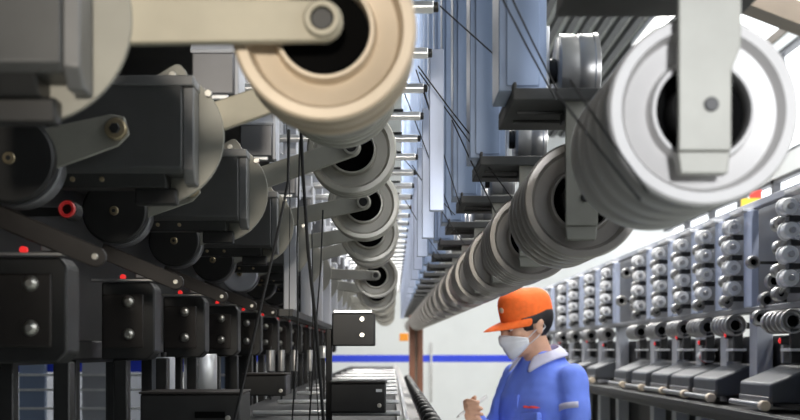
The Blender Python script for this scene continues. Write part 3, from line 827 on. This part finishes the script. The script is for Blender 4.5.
# cap
cp = MB(); n = 40; rings = []
prof = [(.030, .0845, .104), (.052, .0865, .106), (.080, .0880, .106), (.105, .083, .099), (.124, .068, .082), (.135, .045, .055), (.139, .018, .022)]
for z, rx, ry in prof:
    L = []
    for i in range(n):
        a = 2*PI*i/n; c, s_ = math.cos(a), math.sin(a)
        up = .010*max(0, -s_)*(z > .06) ; wv = 1 + .012*math.sin(5*a+z*40)*(z > .05)
        L.append(cp.bm.verts.new((rx*c*wv, .012 + ry*s_*wv, z + up + (.014*max(0, s_)*(-1) if z < .04 else 0))))
    rings.append(L)
for a, b2 in zip(rings[:-1], rings[1:]):
    for i in range(n): cp.bm.faces.new((a[i], a[(i+1)%n], b2[(i+1)%n], b2[i]))
cp.bm.faces.new(rings[-1]); head_xf(cp.bm)
cap = cp.build('cap', 'cap', person, ang=180)
s_ = cap.modifiers.new('thick', 'SOLIDIFY'); s_.thickness = .004; s2 = cap.modifiers.new('sub', 'SUBSURF'); s2.levels = 1; s2.render_levels = 2
br = MB(); n = 20; A, B, D = [], [], []
for i in range(n+1):
    a = math.radians(180+12 + 156*i/n); c, s_ = math.cos(a), math.sin(a); f = max(0, -s_)
    A.append(br.bm.verts.new((.0855*c, .012 + .104*s_, .036)))
    D.append(br.bm.verts.new((.088*c, .012 + (.104+.045*f**.7)*s_, .033 - .002*f - .012*c*c)))
    B.append(br.bm.verts.new((.082*c, .012 + (.104+.088*f**.7)*s_, .022 - .004*f - .018*c*c)))
for i in range(n):
    br.bm.faces.new((A[i], A[i+1], D[i+1], D[i])); br.bm.faces.new((D[i], D[i+1], B[i+1], B[i]))
head_xf(br.bm); bo = br.build('brim', 'cap', cap, ang=180)
s_ = bo.modifiers.new('thick', 'SOLIDIFY'); s_.thickness = .004; s2 = bo.modifiers.new('sub', 'SUBSURF'); s2.levels = 1; s2.render_levels = 2
em = MB(); em.ball((.012, -.094, .080), 1, (.016, .004, .011), 16); em.bm.transform(Matrix.Identity(4)); head_xf(em.bm); em.build('emblem', 'creamp', cap)
bt = MB(); bt.ball((0, .012, .150), .008, (1, 1, .5), 12); head_xf(bt.bm); bt.build('cap_button', 'cap', cap)

# hair: shell over the back and sides of the skull
hr = MB(); hr.ball((0, .014, .032), 1, (.0835, .101, .092), 48)
kill = [f for f in hr.bm.faces if (lambda c: not ((c.y > .030 and c.z > -.055 - .0*c.y) or (c.y > -.028 and c.z > .012) or (c.y <= -.028 and c.z > .048) or (abs(c.x) > .06 and -.045 < c.y < -.015 and c.z > -.012)))(f.calc_center_median())]
bmesh.ops.delete(hr.bm, geom=kill, context='FACES'); head_xf(hr.bm)
h_ = hr.build('hair', 'hair', person, ang=180); s_ = h_.modifiers.new('thick', 'SOLIDIFY'); s_.thickness = .008; s_.offset = -.3
# fringe locks
fr = MB()
for q in range(13):
    a = math.radians(200 + 140*q/12); x_, y_ = .074*math.cos(a), .004 + .098*math.sin(a)
    fr.tube([(x_*.8, y_*.8, .045), (x_*.88, y_*.86, .022), (x_*.92, y_*.93, .006 + .006*(q % 3))], [.010, .009, .002], 6)
head_xf(fr.bm); fr.build('fringe', 'hair', h_, ang=180)
# eyes looking down, brows
for sx in (-1, 1):
    e = MB(); e.ball((sx*.031, -.082, .006), 1, (.014, .008, .006), 14); head_xf(e.bm); eo = e.build('eye', 'eyew', person, ang=180)
    e = MB(); e.ball((sx*.031, -.0885, .003), 1, (.006, .003, .0055), 12); head_xf(e.bm); e.build('iris', 'hair', eo, ang=180)
    e = MB(); e.tube([(sx*.015, -.092, .024), (sx*.034, -.088, .029), (sx*.050, -.074, .023)], [.003, .004, .002], 6); head_xf(e.bm); e.build('eyebrow', 'hair', person, ang=180)
# mask
mk = MB(); NU, NV = 24, 10; G = []
for iv in range(NV+1):
    tv = iv/NV; row = []
    for iu in range(NU+1):
        a = math.radians(-74 + 148*iu/NU); tu = abs(iu/NU-.5)*2
        top = -.010 - .026*tu**1.6; bot = -.108 + .048*tu**1.6
        z = top*(1-tv) + bot*tv
        prof_r = 1 - .22*max(0, (tv-.45)/.55)**2
        nose = .020*math.exp(-(a/.30)**2)*math.exp(-((tv-.22)/.25)**2)
        rx, ry = .074*prof_r, (.088)*prof_r
        pleat = .0016*math.sin(tv*PI*7)
        row.append(mk.bm.verts.new(((rx+pleat)*math.sin(a), -.014 - (ry+nose+pleat)*math.cos(a), z)))
    G.append(row)
for a, b2 in zip(G[:-1], G[1:]):
    for i in range(NU): mk.bm.faces.new((a[i], a[i+1], b2[i+1], b2[i]))
head_xf(mk.bm); mo = mk.build('face_mask', 'mask', person, ang=180)
s_ = mo.modifiers.new('thick', 'SOLIDIFY'); s_.thickness = .003; s_.offset = 1
for sx in (-1, 1):
    e = MB(); e.tube([(sx*.071, -.034, -.034), (sx*.080, .0, -.012), (sx*.086, .026, .010), (sx*.084, .036, -.010), (sx*.078, .0, -.040), (sx*.066, -.036, -.060)], .0016, 6)
    head_xf(e.bm); e.build('ear_loop', 'mask', mo, ang=180)

# pen and notepad: own things, held
RZ_ = Matrix.Translation((OX, OY, 0)) @ Matrix.Rotation(YAW, 4, 'Z') @ Matrix.Diagonal((1, 1, 1.017, 1))
def world_obj(mb, name, m, parent=None, bevel=0):
    bmesh.ops.transform(mb.bm, matrix=RZ_, verts=mb.bm.verts); return mb.build(name, m, parent, bevel)
pen = thing('pen', 'white pen held aslant between the fingers of the writing hand', 'pen')
p1 = pr + Vector((-.005, -.060, -.020)); p2 = pr + Vector((.055, .035, .058)); dd = (p2-p1).normalized()
world_obj(MB().tube([p1 + dd*.012, p1 + dd*.03, p2], [.005, .0062, .0062], 12), 'barrel', 'labelw', pen)
world_obj(MB().tube([p1, p1 + dd*.012], [.0012, .0045], 12), 'tip', 'steel', pen)
world_obj(MB().tube([p2 - dd*.035 + Vector((0, -.006, 0)), p2 - dd*.002 + Vector((0, -.006, 0))], .0015, 6), 'clip', 'chrome', pen)
pad = thing('notepad', 'white notepad held low in front of the worker under the pen', 'notepad')
nb = MB(); nb.box(-.07, .07, -.095, .095, -.006, .0); nb.bm.transform(Matrix.Translation((.012, -.385, 1.168)) @ Euler((math.radians(-22), 0, math.radians(10))).to_matrix().to_4x4()); world_obj(nb, 'cover', 'blue', pad)
nb = MB(); nb.box(-.067, .067, -.092, .092, .0, .004); nb.bm.transform(Matrix.Translation((.012, -.385, 1.168)) @ Euler((math.radians(-22), 0, math.radians(10))).to_matrix().to_4x4()); world_obj(nb, 'sheets', 'paper', pad)


# ------------------------------------------------------------------ world, camera
w = bpy.data.worlds.new('sky'); bpy.context.scene.world = w; w.use_nodes = True
nt = w.node_tree; bg = nt.nodes['Background']
bg.inputs['Color'].default_value = (.93, .97, 1, 1); bg.inputs['Strength'].default_value = 3.0
cd = bpy.data.cameras.new('camera'); cam = bpy.data.objects.new('camera', cd); C.objects.link(cam)
cam.location = (0, 0, EYE); cam.rotation_euler = (PI/2, 0, 0)
cd.sensor_width = 36; cd.lens = F/800*36; cd.shift_x = (400-VX)/800; cd.shift_y = (VY-210)/800
cd.clip_start = .05; cd.clip_end = 200
cd.dof.use_dof = True; cd.dof.focus_distance = 3.1; cd.dof.aperture_fstop = 7.0
sc = bpy.context.scene; sc.camera = cam
sc.view_settings.view_transform = 'Standard'; sc.view_settings.look = 'None'
sc.view_settings.exposure = 0.0; sc.view_settings.gamma = 1.0; sc.view_settings.use_curve_mapping = False
sc.cycles.use_denoising = True
sc.cycles.max_bounces = 6
